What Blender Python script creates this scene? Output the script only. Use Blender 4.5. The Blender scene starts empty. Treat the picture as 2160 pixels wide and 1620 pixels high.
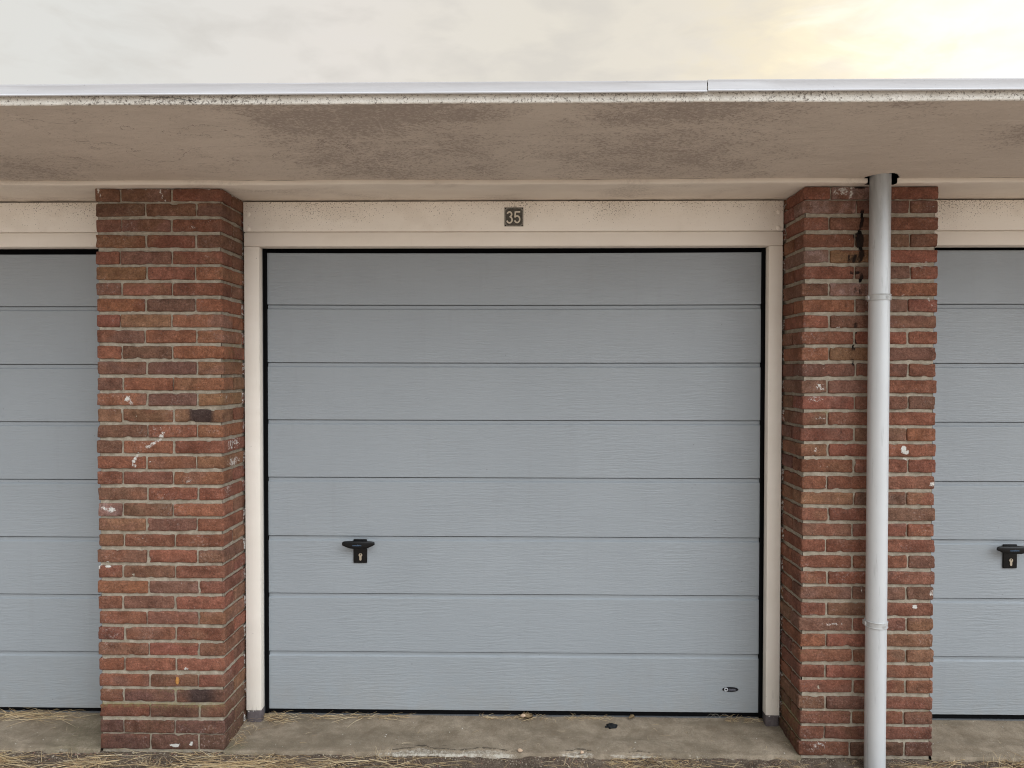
import bpy, bmesh, math, random
from mathutils import Vector, Matrix, noise
random.seed(7)
R = math.radians
S = bpy.context.scene
COL = S.collection

# ------------------------------------------------------------------ camera
cam_data = bpy.data.cameras.new("camera")
cam = bpy.data.objects.new("camera", cam_data); COL.objects.link(cam)
cam_data.sensor_width = 36.0
cam_data.lens = 24.91
cam_data.clip_start = 0.05
cam_data.clip_end = 2000
pi_, ya_, ro_ = R(0.9715), R(0.918), R(0.06)
fw = Vector((-math.sin(ya_)*math.cos(pi_), math.cos(ya_)*math.cos(pi_), -math.sin(pi_)))
rt = Vector((math.cos(ya_), math.sin(ya_), 0)); up = rt.cross(fw)
r2 = rt*math.cos(ro_) + up*math.sin(ro_); u2 = -rt*math.sin(ro_) + up*math.cos(ro_)
m = Matrix((r2, u2, -fw)).transposed().to_4x4()
m.translation = Vector((0.0, -2.9821, 1.6134))
cam.matrix_world = m
S.camera = cam

# ------------------------------------------------------------------ world: thin bright overcast with a warm glow low on the right
SUN_EL, SUN_AZ = 18.0, 30.0          # azimuth from +Y towards +X
W = bpy.data.worlds.new("World"); S.world = W; W.use_nodes = True
wn, wl = W.node_tree.nodes, W.node_tree.links
wn.clear()
def N(t, **k):
    n = wn.new(t)
    for a, b in k.items(): setattr(n, a, b)
    return n
wo = N('ShaderNodeOutputWorld'); add = N('ShaderNodeMixShader'); add.inputs[0].default_value = .86
wl.new(add.outputs[0], wo.inputs[0])
sky = N('ShaderNodeTexSky'); sky.sky_type = 'NISHITA'; sky.sun_disc = False
sky.sun_elevation = R(SUN_EL); sky.sun_rotation = R(SUN_AZ); sky.dust_density = 2.0
bs = N('ShaderNodeBackground'); bs.inputs[1].default_value = 0.05
wl.new(sky.outputs[0], bs.inputs[0]); wl.new(bs.outputs[0], add.inputs[1])
bc = N('ShaderNodeBackground'); bc.inputs[1].default_value = 1.0
wl.new(bc.outputs[0], add.inputs[2])
tc = N('ShaderNodeTexCoord')
def wdot(vec):
    d = N('ShaderNodeVectorMath', operation='DOT_PRODUCT'); d.inputs[1].default_value = vec
    wl.new(tc.outputs['Generated'], d.inputs[0]); return d.outputs['Value']
def wmath(op, a, b=None, clamp=False):
    n = N('ShaderNodeMath', operation=op); n.use_clamp = clamp
    for i, v in enumerate((a, b)):
        if v is None: continue
        if isinstance(v, (int, float)): n.inputs[i].default_value = v
        else: wl.new(v, n.inputs[i])
    return n.outputs[0]
G = Vector((math.sin(R(36))*math.cos(R(14)), math.cos(R(36))*math.cos(R(14)), math.sin(R(14))))
gd = wdot(G)
mp = N('ShaderNodeMapping'); mp.inputs['Rotation'].default_value = (0.0, R(22), 0.0); mp.inputs['Scale'].default_value = (3.0, 2.6, 7.5)
wl.new(tc.outputs['Generated'], mp.inputs[0])
n1 = N('ShaderNodeTexNoise'); n1.inputs['Scale'].default_value = 2.2; n1.inputs['Detail'].default_value = 9; n1.inputs['Roughness'].default_value = .62; n1.inputs['Distortion'].default_value = .5
wl.new(mp.outputs[0], n1.inputs[0])
n1f = n1.outputs['Fac']
gd2 = wmath('ADD', gd, wmath('MULTIPLY', wmath('SUBTRACT', n1f, .5), .15))
cr = N('ShaderNodeValToRGB'); wl.new(gd2, cr.inputs[0])
els = cr.color_ramp.elements
els[0].position = 0.45; els[0].color = (.84, .83, .785, 1)
els[1].position = 1.0; els[1].color = (1.05, 1.0, .84, 1)
for p, c in ((.66, (.88, .83, .765, 1)), (.80, (.86, .81, .715, 1)), (.905, (.84, .785, .68, 1)), (.945, (.87, .79, .62, 1)), (.966, (.95, .86, .64, 1)), (.984, (1.0, .95, .78, 1))):
    e = els.new(p); e.color = c
# soft grey cloud veils
n2 = N('ShaderNodeTexNoise'); n2.inputs['Scale'].default_value = 3.6; n2.inputs['Detail'].default_value = 6; n2.inputs['Distortion'].default_value = .3
wl.new(mp.outputs[0], n2.inputs[0])
veil = N('ShaderNodeMapRange'); veil.inputs['From Min'].default_value = .47; veil.inputs['From Max'].default_value = .68; veil.inputs['To Max'].default_value = .55
wl.new(n2.outputs['Fac'], veil.inputs[0])
mx = N('ShaderNodeMix', data_type='RGBA'); wl.new(veil.outputs[0], mx.inputs[0]); wl.new(cr.outputs[0], mx.inputs[6]); mx.inputs[7].default_value = (.70, .665, .61, 1)
# the sky away from the building (behind the viewer, to the right) is brighter and cooler
fr = wmath('MAXIMUM', wdot(Vector((.64, -.47, .66)).normalized()), 0.0)
fr = wmath('POWER', fr, 2.2)
hz = N('ShaderNodeMapRange', interpolation_type='SMOOTHSTEP'); wl.new(wdot(Vector((0, 0, 1))), hz.inputs[0])
hz.inputs['From Min'].default_value = -.05; hz.inputs['From Max'].default_value = .50; hz.inputs['To Min'].default_value = .12
fr = wmath('MULTIPLY', fr, hz.outputs[0])
mb = N('ShaderNodeMix', data_type='RGBA'); wl.new(fr, mb.inputs[0]); wl.new(mx.outputs[2], mb.inputs[6]); mb.inputs[7].default_value = (5.3, 5.6, 5.9, 1)
# sky dimmed low on the left, added to darken the drainpipe's left side
lf = wmath('POWER', wmath('MAXIMUM', wdot(Vector((-.80, -.58, .05)).normalized()), 0.0), 2.0)
lm = N('ShaderNodeMix', data_type='RGBA'); wl.new(wmath('MULTIPLY', lf, .75), lm.inputs[0]); wl.new(mb.outputs[2], lm.inputs[6]); lm.inputs[7].default_value = (.22, .21, .19, 1)
wl.new(lm.outputs[2], bc.inputs[0])

sd = bpy.data.lights.new("sun", 'SUN'); sd.energy = 0.5; sd.angle = R(15); sd.color = (1.0, .86, .66)
so = bpy.data.objects.new("sun", sd); COL.objects.link(so)
sdir = Vector((math.sin(R(SUN_AZ))*math.cos(R(SUN_EL)), math.cos(R(SUN_AZ))*math.cos(R(SUN_EL)), math.sin(R(SUN_EL))))
so.rotation_euler = (-sdir).to_track_quat('-Z', 'Y').to_euler(); so.location = sdir*20

S.view_settings.view_transform = 'Standard'; S.view_settings.look = 'None'
S.cycles.filter_width = 1.05
S.cycles.max_bounces = 6; S.cycles.diffuse_bounces = 4; S.cycles.glossy_bounces = 3
S.cycles.use_denoising = True; S.cycles.denoiser = 'OPENIMAGEDENOISE'
S.cycles.denoising_input_passes = 'RGB_ALBEDO_NORMAL'; S.cycles.denoising_prefilter = 'ACCURATE'
S.view_settings.exposure = 0.03; S.view_settings.gamma = 1.0

# ------------------------------------------------------------------ node helper
class NT:
    def __init__(s, name, rough=.7, spec=.3):
        s.m = bpy.data.materials.new(name); s.m.use_nodes = True
        s.n = s.m.node_tree.nodes; s.l = s.m.node_tree.links
        s.b = s.n['Principled BSDF']; s.b.inputs['Roughness'].default_value = rough
        s.b.inputs['Specular IOR Level'].default_value = spec
        s.tc = s.n.new('ShaderNodeNewGeometry').outputs['Position']
    def setin(s, sock, v):
        if isinstance(v, bpy.types.NodeSocket): s.l.new(v, sock)
        elif isinstance(v, tuple) and len(v) == 3 and sock.type == 'RGBA': sock.default_value = (*v, 1)
        else: sock.default_value = v
    def map(s, scale=(1, 1, 1), rot=(0, 0, 0), loc=(0, 0, 0)):
        n = s.n.new('ShaderNodeMapping'); s.l.new(s.tc, n.inputs[0])
        n.inputs['Scale'].default_value = scale; n.inputs['Rotation'].default_value = rot; n.inputs['Location'].default_value = loc
        return n.outputs[0]
    def noise(s, scale, detail=4, rough=.55, dist=0, vec=None):
        n = s.n.new('ShaderNodeTexNoise'); s.l.new(vec or s.tc, n.inputs[0])
        n.inputs['Scale'].default_value = scale; n.inputs['Detail'].default_value = detail
        n.inputs['Roughness'].default_value = rough; n.inputs['Distortion'].default_value = dist
        return n.outputs['Fac']
    def vor(s, scale, vec=None, feature='F1', out='Distance'):
        n = s.n.new('ShaderNodeTexVoronoi'); n.feature = feature; s.l.new(vec or s.tc, n.inputs['Vector'])
        n.inputs['Scale'].default_value = scale; return n.outputs[out]
    def rng(s, v, a, b, c=0., d=1.):
        n = s.n.new('ShaderNodeMapRange'); s.setin(n.inputs[0], v)
        for i, x in enumerate((a, b, c, d)): n.inputs[i+1].default_value = x
        return n.outputs[0]
    def math(s, op, a, b=None, clamp=False):
        n = s.n.new('ShaderNodeMath'); n.operation = op; n.use_clamp = clamp
        s.setin(n.inputs[0], a)
        if b is not None: s.setin(n.inputs[1], b)
        return n.outputs[0]
    def mix(s, f, a, b, mode='MIX'):
        n = s.n.new('ShaderNodeMix'); n.data_type = 'RGBA'; n.blend_type = mode
        s.setin(n.inputs[0], f); s.setin(n.inputs[6], a); s.setin(n.inputs[7], b)
        return n.outputs[2]
    def attr(s, name, out='Color'):
        n = s.n.new('ShaderNodeAttribute'); n.attribute_name = name; return n.outputs[out]
    def sep(s, v):
        n = s.n.new('ShaderNodeSeparateXYZ'); s.l.new(v, n.inputs[0]); return n.outputs
    def color(s, v): s.setin(s.b.inputs['Base Color'], v)
    def rough(s, v): s.setin(s.b.inputs['Roughness'], v)
    def bump(s, h, strength=.3, dist=.002, prev=None):
        n = s.n.new('ShaderNodeBump'); n.inputs['Strength'].default_value = strength; n.inputs['Distance'].default_value = dist
        s.l.new(h, n.inputs['Height'])
        if prev is not None: s.l.new(prev, n.inputs['Normal'])
        s.l.new(n.outputs[0], s.b.inputs['Normal']); return n.outputs[0]

M = {}
# ---- brick: per-brick tint lives in the mesh; mottling, specks and drips in the shader
t = NT('fired_brick', .88, .15)
c = t.attr('tint')
mot = t.noise(28, 5, .6)
c = t.mix(t.rng(mot, .38, .68, 0, .95), c, t.mix(1.0, c, (1.38, 1.36, 1.38), 'MULTIPLY'))
c = t.mix(t.rng(t.noise(11, 4, .6, .4), .47, .66, 0, .75), c, t.mix(1.0, c, (.58, .52, .50), 'MULTIPLY'))
c = t.mix(t.rng(t.noise(330, 3, .7), .60, .74, 0, .55), c, (.38, .29, .25))
c = t.mix(t.rng(t.noise(260, 2, .6), .32, .43, .65, 0), c, (.055, .035, .032))
lime = t.math('MULTIPLY', t.rng(t.noise(7, 3, .6), .52, .68), t.rng(t.noise(95, 5, .75), .53, .68))
c = t.mix(t.math('MULTIPLY', lime, .6), c, (.42, .34, .31))
grain = t.noise(115, 5, .8)
c = t.mix(t.rng(t.noise(52, 5, .72, .3), .50, .66, 0, .55), c, t.mix(1.0, c, (1.5, 1.55, 1.6), 'MULTIPLY'))
c = t.mix(t.rng(grain, .50, .66, 0, .55), c, t.mix(1.0, c, (1.75, 1.8, 1.85), 'MULTIPLY'))
c = t.mix(t.rng(grain, .36, .48, .50, 0), c, t.mix(1.0, c, (.45, .45, .45), 'MULTIPLY'))
mk = t.sep(t.attr('marks'))
fine = t.noise(75, 6, .75, .6)
fine = t.math('ADD', t.math('MULTIPLY', t.math('SUBTRACT', fine, .5), 1.7), .5)
wh = t.rng(t.math('ADD', fine, mk[0]), .92, 1.06)
tr = t.rng(t.math('ADD', t.noise(60, 5, .7, .3, t.map((1.8, 1.8, .45))), mk[1]), .80, 1.08, 0, .90)
ms = t.rng(t.math('ADD', fine, mk[2]), .85, 1.2, 0, .6)
c = t.mix(ms, c, (.17, .15, .06)); c = t.mix(wh, c, (.62, .60, .56)); c = t.mix(tr, c, (.006, .006, .007))
spk = t.rng(t.math('ADD', t.vor(46, feature='F1'), t.math('MULTIPLY', t.noise(160, 3, .7), .16)), .135, .10)
spk = t.math('MULTIPLY', spk, t.rng(t.noise(5.0, 3, .6), .56, .64))
c = t.mix(spk, c, (.60, .57, .52))
t.color(c)
nb = t.bump(t.noise(170, 5, .78), .9, .004); t.bump(t.noise(48, 4, .65), .8, .008, nb)
M['brick'] = t.m
# ---- mortar
t = NT('lime_mortar', .95, .1)
c = t.mix(t.rng(t.noise(40, 5, .7), .35, .7), (.275, .235, .180), (.46, .405, .325))
c = t.mix(t.rng(t.noise(420, 3, .7), .58, .72), c, (.12, .10, .085))
mk = t.sep(t.attr('marks')); fine = t.noise(70, 5, .75)
c = t.mix(t.rng(t.math('ADD', fine, mk[2]), .75, 1.1, 0, .75), c, (.25, .215, .07))
c = t.mix(t.rng(t.math('ADD', fine, mk[0]), .92, 1.06), c, (.60, .56, .50))
c = t.mix(t.rng(t.math('ADD', t.noise(60, 5, .7, .3, t.map((1.6, 1.6, .55))), mk[1]), 1.0, 1.12), c, (.01, .01, .01))
t.color(c)
t.bump(t.noise(240, 5, .8), .8, .004)
M['mortar'] = t.m
# ---- painted render of the canopy underside
t = NT('painted_render_soffit', .9, .15)
base = t.mix(t.rng(t.noise(1.3, 3, .5), .3, .7), (.56, .49, .42), (.62, .545, .47))
base = t.mix(t.rng(t.noise(9, 5, .65, .6, t.map((.45, 1, 1), (0, 0, R(12)))), .42, .66, 0, .35), base, (.47, .405, .345))
big = t.noise(1.15, 3, .55, .3, t.map((1, 1.3, 1), (0, 0, 0), (3.3, 1.2, 0)))
xyz = t.sep(t.tc)
outer = t.rng(xyz[1], -.66, -.30, .13, -.02)
field = t.math('ADD', t.sep(t.attr('marks'))[0], t.rng(t.noise(7, 7, .78, .5, t.map((.7, 1.2, 1), (0, 0, R(-30)))), .3, .7, -.45, .45))
thr = t.rng(field, .05, .95, -.03, .17)
st = t.noise(100, 6, .75, .2, t.map((.75, 1.0, 1), (0, 0, R(-38))))
alg = t.rng(t.math('ADD', st, thr), .56, .68, 0, .62)
c = t.mix(alg, base, (.24, .20, .17))
c = t.mix(t.rng(field, .20, 1.1, 0, .42), c, (.38, .315, .275))
hair = t.noise(2.6, 6, .6, .9, t.map((1, 1.6, 1)))
hl = t.math('ABSOLUTE', t.math('SUBTRACT', hair, .5))
c = t.mix(t.math('MULTIPLY', t.rng(hl, .0032, .0010), t.rng(t.noise(1.3, 2), .52, .60, 0, .75)), c, (.20, .165, .14))
# trowel scratches
sc = t.noise(5, 3, .6, .2, t.map((9, .7, 1), (0, 0, R(-42))))
c = t.mix(t.rng(sc, .66, .76, 0, .35), c, (.70, .62, .54))
c = t.mix(t.rng(t.noise(4, 4, .6, .9, t.map((1.5, 4, 1), (0, 0, R(20)))), .62, .70, 0, .30), c, (.72, .64, .56))
t.color(c)
nb = t.bump(t.noise(22, 5, .65, .8, t.map((.6, 1.2, 1), (0, 0, R(-25)))), .6, .008); t.bump(t.noise(170, 3, .7), .3, .0025, nb)
M['soffit'] = t.m
# ---- rough white-painted slab edge, peppered with dark lichen
t = NT('weathered_white_edge', .9, .15)
c = t.mix(t.rng(t.noise(12, 4, .6), .35, .7), (.68, .645, .58), (.80, .765, .70))
den = t.rng(t.noise(1.1, 3, .6, 0, t.map((1, 1, 1), (0, 0, 0), (1.7, 0, 0))),   .35, .62, -.02, .065)
sp = t.rng(t.math('ADD', t.noise(115, 5, .75, .3), den), .545, .62, 0, .9)
c = t.mix(sp, c, (.17, .145, .125)); t.color(c)
nb = t.bump(t.noise(90, 5, .7), .8, .006); t.bump(t.noise(14, 3, .5), .5, .01, nb)
M['edge'] = t.m
# ---- beam (lip + underside) same paint, cleaner
t = NT('painted_render_beam', .88, .15)
c = t.mix(t.rng(t.noise(3.0, 4, .6, 0, t.map((1, 2, 2))), .35, .7), (.72, .645, .56), (.79, .72, .63))
dk = t.math('MULTIPLY', t.rng(t.noise(2.4, 3, .6, .5, t.map((1, 2, 2), (0, 0, 0), (2, 0, 0))), .50, .66), t.rng(t.noise(90, 6, .75, .3), .38, .62))
c = t.mix(t.math('MULTIPLY', dk, .55), c, (.34, .285, .245)); t.color(c)
nb = t.bump(t.noise(60, 5, .7), .4, .004); t.bump(t.noise(12, 3, .6), .5, .008, nb)
M['beam'] = t.m
# ---- aluminium roof trim
t = NT('dull_aluminium_trim', .42, .4)
c = t.mix(t.rng(t.noise(3, 5, .7, 0, t.map((1, 8, 22))), .35, .7), (.50, .50, .515), (.57, .57, .585))
c = t.mix(t.rng(t.noise(120, 3, .6), .70, .76), c, (.25, .24, .24)); t.color(c)
t.bump(t.noise(160, 4, .7, 0, t.map((.3, 1, 1))), .12, .002)
M['trim'] = t.m
# ---- cream painted wood
def wood(name, specks):
    t = NT(name, .5, .3)
    c = t.mix(t.rng(t.noise(2.5, 5, .6, .4, t.map((1, 1, 3))), .35, .7), *(((.87, .81, .725), (.90, .85, .77)) if specks else ((.83, .765, .68), (.87, .81, .73))))
    grain = t.noise(9, 5, .7, .8, t.map((1.0, 1, 22)) if specks else t.map((20, 20, 1.0)))
    c = t.mix(t.rng(grain, .60, .80, 0, .25), c, (.55, .48, .40))
    if specks:
        z = t.sep(t.tc)[2]
        zone = t.math('ADD', t.rng(z, 2.26, 2.37, -.075, .02), t.rng(t.noise(3.2, 4, .6, .3), .35, .65, -.05, .03))
        s1 = t.rng(t.math('ADD', t.noise(165, 3, .6, .2), zone), .585, .635, 0, .9)
        c = t.mix(s1, c, (.13, .10, .08))
        c = t.mix(t.rng(t.math('ADD', t.noise(8, 4, .6), zone), .46, .62, 0, .18), c, (.58, .50, .41))
    else:
        z = t.sep(t.tc)[2]
        c = t.mix(t.math('MULTIPLY', t.rng(z, .22, .06, 0, .6), t.rng(t.noise(30, 5, .7, .3, t.map((2.2, 2, .35))), .57, .63, 0, .6)), c, (.34, .29, .25))
        c = t.mix(t.rng(t.vor(16), .045, .02, 0, .7), c, (.25, .22, .19))
    t.color(c); t.rough(t.rng(t.noise(8), .3, .7, .42, .62))
    nb = t.bump(grain, .22, .002); t.bump(t.noise(45, 3, .6), .12, .003, nb)
    return t.m
M['wood_board'] = wood('cream_paint_board', True)
M['wood'] = wood('cream_paint_jamb', False)
t = NT('dark_plinth_block', .8, .2)
c = t.mix(t.rng(t.noise(30, 5, .7), .35, .7), (.075, .06, .062), (.135, .115, .115))
z = t.sep(t.tc)[2]
c = t.mix(t.rng(t.math('ADD', t.noise(80, 4, .7, .5), t.rng(z, .045, .068, -.12, .12)), .60, .66), c, (.55, .52, .48))
t.color(c); t.bump(t.noise(70, 5, .7), .5, .004); M['plinth'] = t.m
# ---- door skin: grey lacquered steel, pressed wood grain
t = NT('grey_lacquer_woodgrain', .42, .5)
g1 = t.noise(1.0, 6, .72, 1.3, t.map((7.5, 1, 88)))
wav = t.n.new('ShaderNodeTexWave'); wav.wave_type = 'BANDS'; wav.bands_direction = 'Z'
t.l.new(t.map((1.0, 1, 5.2)), wav.inputs[0]); wav.inputs['Scale'].default_value = 9; wav.inputs['Distortion'].default_value = 9; wav.inputs['Detail'].default_value = 4; wav.inputs['Detail Scale'].default_value = .9; wav.inputs['Detail Roughness'].default_value = .62
msk = t.rng(t.noise(5, 3, .6), .40, .62)
gr = t.math('ADD', t.math('MULTIPLY', g1, 1.0), t.math('MULTIPLY', t.math('MULTIPLY', wav.outputs['Fac'], msk), .22))
c = t.mix(t.rng(t.noise(1.4, 4, .6), .3, .7), (.288, .315, .338), (.314, .342, .366))
c = t.mix(t.rng(t.noise(180, 2, .5), .74, .78, 0, .4), c, (.18, .19, .20))
zz = t.sep(t.tc)[2]
dust = t.math('MULTIPLY', t.rng(zz, .32, .04, 0, 1), t.rng(t.noise(9, 5, .7, .4), .35, .7))
c = t.mix(t.math('MULTIPLY', dust, .30), c, (.30, .27, .23))
run = t.rng(t.noise(3.5, 5, .65, .2, t.map((6, 1, .35))), .56, .74, 0, .16)
c = t.mix(run, c, (.235, .245, .25))
c = t.mix(t.rng(t.vor(9), .035, .015, 0, .5), c, (.15, .15, .15))
t.color(c); t.rough(t.rng(t.noise(3, 4, .7), .3, .7, .30, .46))
t.bump(gr, .48, .0042); M['door'] = t.m
def plain(name, col, rough=.5, spec=.4, metal=0, var=.12, sc=30):
    t = NT(name, rough, spec)
    c2 = tuple(x*(1-var) for x in col); c3 = tuple(x*(1+var) for x in col)
    t.color(t.mix(t.rng(t.noise(sc, 4, .6), .3, .7), c2, c3)); t.b.inputs['Metallic'].default_value = metal
    t.bump(t.noise(sc*4, 3, .6), .08, .001); M[name] = t.m; return t
plain('black_seal_rubber', (.003, .003, .0035), .7, .08)
plain('steel_subframe', (.085, .09, .095), .5, .3)
plain('black_plastic', (.004, .004, .0045), .34, .28)
plain('nickel_cylinder', (.52, .47, .38), .32, .5, .8)
plain('dark_void', (.01, .01, .01), .9, .0)
plain('handle_print', (.10, .17, .27), .5, .3)
plain('badge_black', (.006, .007, .012), .25, .5)
plain('badge_white', (.62, .65, .68), .4, .3)
plain('badge_grey', (.16, .16, .19), .4, .3)
plain('digit_enamel', (.66, .60, .50), .45, .4, 0, .08)
plain('steel_clamp', (.52, .53, .53), .4, .5, .3)
plain('garage_masonry', (.25, .20, .17), .9, .1)
plain('bitumen_roof', (.05, .05, .05), .9, .1)
plain('dead_leaf', (.36, .26, .15), .8, .2, 0, .25, 60)
plain('pale_pebble', (.52, .38, .27), .8, .2, 0, .2, 60)
plain('orange_scrap', (.42, .20, .06), .8, .2, 0, .25, 90)
plain('charred_lump', (.012, .013, .015), .7, .2, 0, .3, 60)
# number plate
t = NT('weathered_enamel_plate', .5, .35)
c = t.mix(t.rng(t.noise(55, 5, .7, .6), .35, .7), (.052, .047, .038), (.105, .095, .078))
x, _, z = t.sep(t.tc)[:3]
ex = t.math('ABSOLUTE', t.math('SUBTRACT', x, -.0436)); ez = t.math('ABSOLUTE', t.math('SUBTRACT', z, 2.3095))
edge = t.math('MAXIMUM', ex, ez)
corner = t.math('ADD', ex, ez)
e2 = t.math('MAXIMUM', t.rng(t.math('ADD', edge, t.rng(t.noise(120, 4, .7), .3, .7, -.003, .003)), .0365, .0395), t.rng(t.math('ADD', corner, t.rng(t.noise(90, 4, .7), .3, .7, -.004, .004)), .062, .067))
c = t.mix(t.math('MULTIPLY', e2, .8), c, (.27, .25, .215)); t.color(c); t.bump(t.noise(90, 4, .6), .25, .002)
M['plate'] = t.m
# pipe
t = NT('dull_zinc_pipe', .36, .5); t.b.inputs['Metallic'].default_value = .22
c = t.mix(t.rng(t.noise(6, 4, .6, 0, t.map((1, 1, .3))), .35, .7), (.57, .59, .605), (.64, .66, .675))
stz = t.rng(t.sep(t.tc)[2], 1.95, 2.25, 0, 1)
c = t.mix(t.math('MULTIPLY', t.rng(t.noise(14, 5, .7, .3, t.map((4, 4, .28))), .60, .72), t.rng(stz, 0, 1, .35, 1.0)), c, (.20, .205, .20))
c = t.mix(t.math('MULTIPLY', t.rng(t.sep(t.tc)[2], 2.02, 2.36, 0, .75), t.rng(t.noise(5, 5, .7, .3, t.map((3, 3, .5))), .25, .6, .45, 1)), c, (.17, .175, .17))  # blotchy grime plus canopy shade painted into the colour towards the pipe top
c = t.mix(t.rng(t.noise(60, 4, .7, 0, t.map((1, 1, .5))), .70, .75, 0, .7), c, (.22, .22, .22))
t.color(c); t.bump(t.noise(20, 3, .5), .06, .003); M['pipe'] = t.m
# apron concrete
t = NT('worn_concrete', .92, .15)
c = t.mix(t.rng(t.noise(8, 7, .72, .3), .36, .66), (.180, .140, .098), (.335, .275, .205))
c = t.mix(t.rng(t.noise(2.2, 4, .65, .4, t.map((1, 3, 1))), .47, .66, 0, .7), c, (.135, .108, .075))
c = t.mix(t.rng(t.noise(26, 5, .75), .50, .68, 0, .45), c, (.16, .13, .095))
c = t.mix(t.rng(t.noise(300, 4, .75), .36, .48, .55, 0), c, (.08, .07, .055))
c = t.mix(t.rng(t.noise(240, 3, .7), .58, .70, 0, .5), c, (.42, .38, .32))
flk = t.math('MULTIPLY', t.rng(t.vor(24), .085, .05), t.rng(t.noise(3.3, 3, .6), .50, .56))
c = t.mix(flk, c, (.62, .59, .54))
mk = t.sep(t.attr('marks'))
fine = t.noise(85, 6, .8, .5)
c = t.mix(t.rng(t.math('ADD', fine, mk[0]), .84, 1.04, 0, .85), c, (.52, .485, .42))
c = t.mix(t.rng(t.math('ADD', t.noise(50, 5, .7), mk[1]), .86, 1.05, 0, .85), c, (.055, .045, .035))
c = t.mix(t.rng(t.math('ADD', fine, mk[2]), .80, 1.1, 0, .7), c, (.09, .088, .045))
t.color(c)
nb = t.bump(t.noise(230, 5, .75), .6, .003); t.bump(t.noise(28, 4, .6), .4, .008, nb); M['apron'] = t.m
# dirt
t = NT('dry_dirt', .97, .08)
c = t.mix(t.rng(t.noise(18, 6, .7), .35, .68), (.085, .060, .045), (.20, .155, .12))
c = t.mix(t.rng(t.noise(210, 4, .75), .52, .66, 0, .8), c, (.36, .30, .23))
c = t.mix(t.rng(t.noise(160, 4, .75), .34, .44, .8, 0), c, (.04, .03, .022))
t.color(c); nb = t.bump(t.noise(130, 6, .8), 1.0, .012); t.bump(t.noise(420, 4, .8), .8, .004, nb); M['dirt'] = t.m
# pavers, coloured paler than real clinker to bounce more light under the canopy
t = NT('clinker_paving', .9, .15)
br = t.n.new('ShaderNodeTexBrick'); t.l.new(t.tc, br.inputs[0])
br.inputs['Scale'].default_value = 1.0; br.inputs['Brick Width'].default_value = .2; br.inputs['Row Height'].default_value = .07; br.inputs['Mortar Size'].default_value = .004; br.inputs['Mortar Smooth'].default_value = .3
for k, v in (('Color1', (.42, .34, .28, 1)), ('Color2', (.34, .28, .24, 1)), ('Mortar', (.30, .26, .20, 1))): br.inputs[k].default_value = v
c = t.mix(t.rng(t.noise(35, 5, .7), .35, .7, 0, .5), br.outputs[0], (.30, .25, .21)); t.color(c)
nb = t.bump(br.outputs['Fac'], .5, -.004); t.bump(t.noise(180, 4, .7), .4, .003, nb); M['paving'] = t.m
# straw
t = NT('dry_straw', .6, .3)
t.color(t.mix(t.rng(t.noise(.9, 2, .5, 0, t.attr('tint')), .3, .7), t.attr('tint'), t.mix(1.0, t.attr('tint'), (.8, .8, .75), 'MULTIPLY'))); M['straw'] = t.m

# ------------------------------------------------------------------ object helpers
def link_mesh(name, bm, mat, parent=None, smooth=False, angle=None):
    me = bpy.data.meshes.new(name); bm.to_mesh(me); bm.free()
    if mat is not None: me.materials.append(M[mat] if isinstance(mat, str) else mat)
    if smooth or angle:
        for p in me.polygons: p.use_smooth = True
        if angle:
            try: me.set_sharp_from_angle(angle=R(angle))
            except Exception: pass
    o = bpy.data.objects.new(name, me); COL.objects.link(o)
    if parent is not None: o.parent = parent
    return o
def tag(o, label=None, cat=None, group=None, kind=None):
    if label: o['label'] = label
    if cat: o['category'] = cat
    if group: o['group'] = group
    if kind: o['kind'] = kind
    return o
def empty(name, loc=(0, 0, 0)):
    o = bpy.data.objects.new(name, None); COL.objects.link(o); o.location = loc; o.empty_display_size = .1; return o
def box(bm, x0, x1, y0, y1, z0, z1, bev=0.0, seg=2):
    vs = [bm.verts.new((x, y, z)) for x in (x0, x1) for y in (y0, y1) for z in (z0, z1)]
    f = [(0, 1, 3, 2), (4, 6, 7, 5), (0, 4, 5, 1), (2, 3, 7, 6), (0, 2, 6, 4), (1, 5, 7, 3)]
    fs = [bm.faces.new([vs[i] for i in q]) for q in f]
    if bev > 0:
        es = list({e for a in fs for e in a.edges})
        bmesh.ops.bevel(bm, geom=es, offset=bev, segments=seg, profile=.5, affect='EDGES')
def prism(bm, pts, y0, y1):
    """closed outline in XZ extruded along Y"""
    a = [bm.verts.new((p[0], y0, p[1])) for p in pts]; b = [bm.verts.new((p[0], y1, p[1])) for p in pts]
    n = len(pts)
    bm.faces.new(a); bm.faces.new(b[::-1])
    for i in range(n): bm.faces.new((a[i], b[i], b[(i+1) % n], a[(i+1) % n]))
    bmesh.ops.recalc_face_normals(bm, faces=bm.faces)
def lathe(bm, cx, cy, prof, n=48, a0=0):
    rings = [[bm.verts.new((cx+r*math.cos(2*math.pi*i/n+a0), cy+r*math.sin(2*math.pi*i/n+a0), z)) for i in range(n)] for r, z in prof]
    for a, b in zip(rings, rings[1:]):
        for i in range(n): bm.faces.new((a[i], a[(i+1) % n], b[(i+1) % n], b[i]))
def sstep(a, b, x):
    t = max(0., min(1., (x-a)/(b-a))); return t*t*(3-2*t)
def gauss(x, c, s): return math.exp(-((x-c)/s)**2)

# ------------------------------------------------------------------ dimensions
LX0, LX1, RX0, RX1 = -1.8129, -1.2727, 1.1668, 1.7205
YF = .215                       # face of the timber frames
BAYW = RX0-LX1
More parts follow.
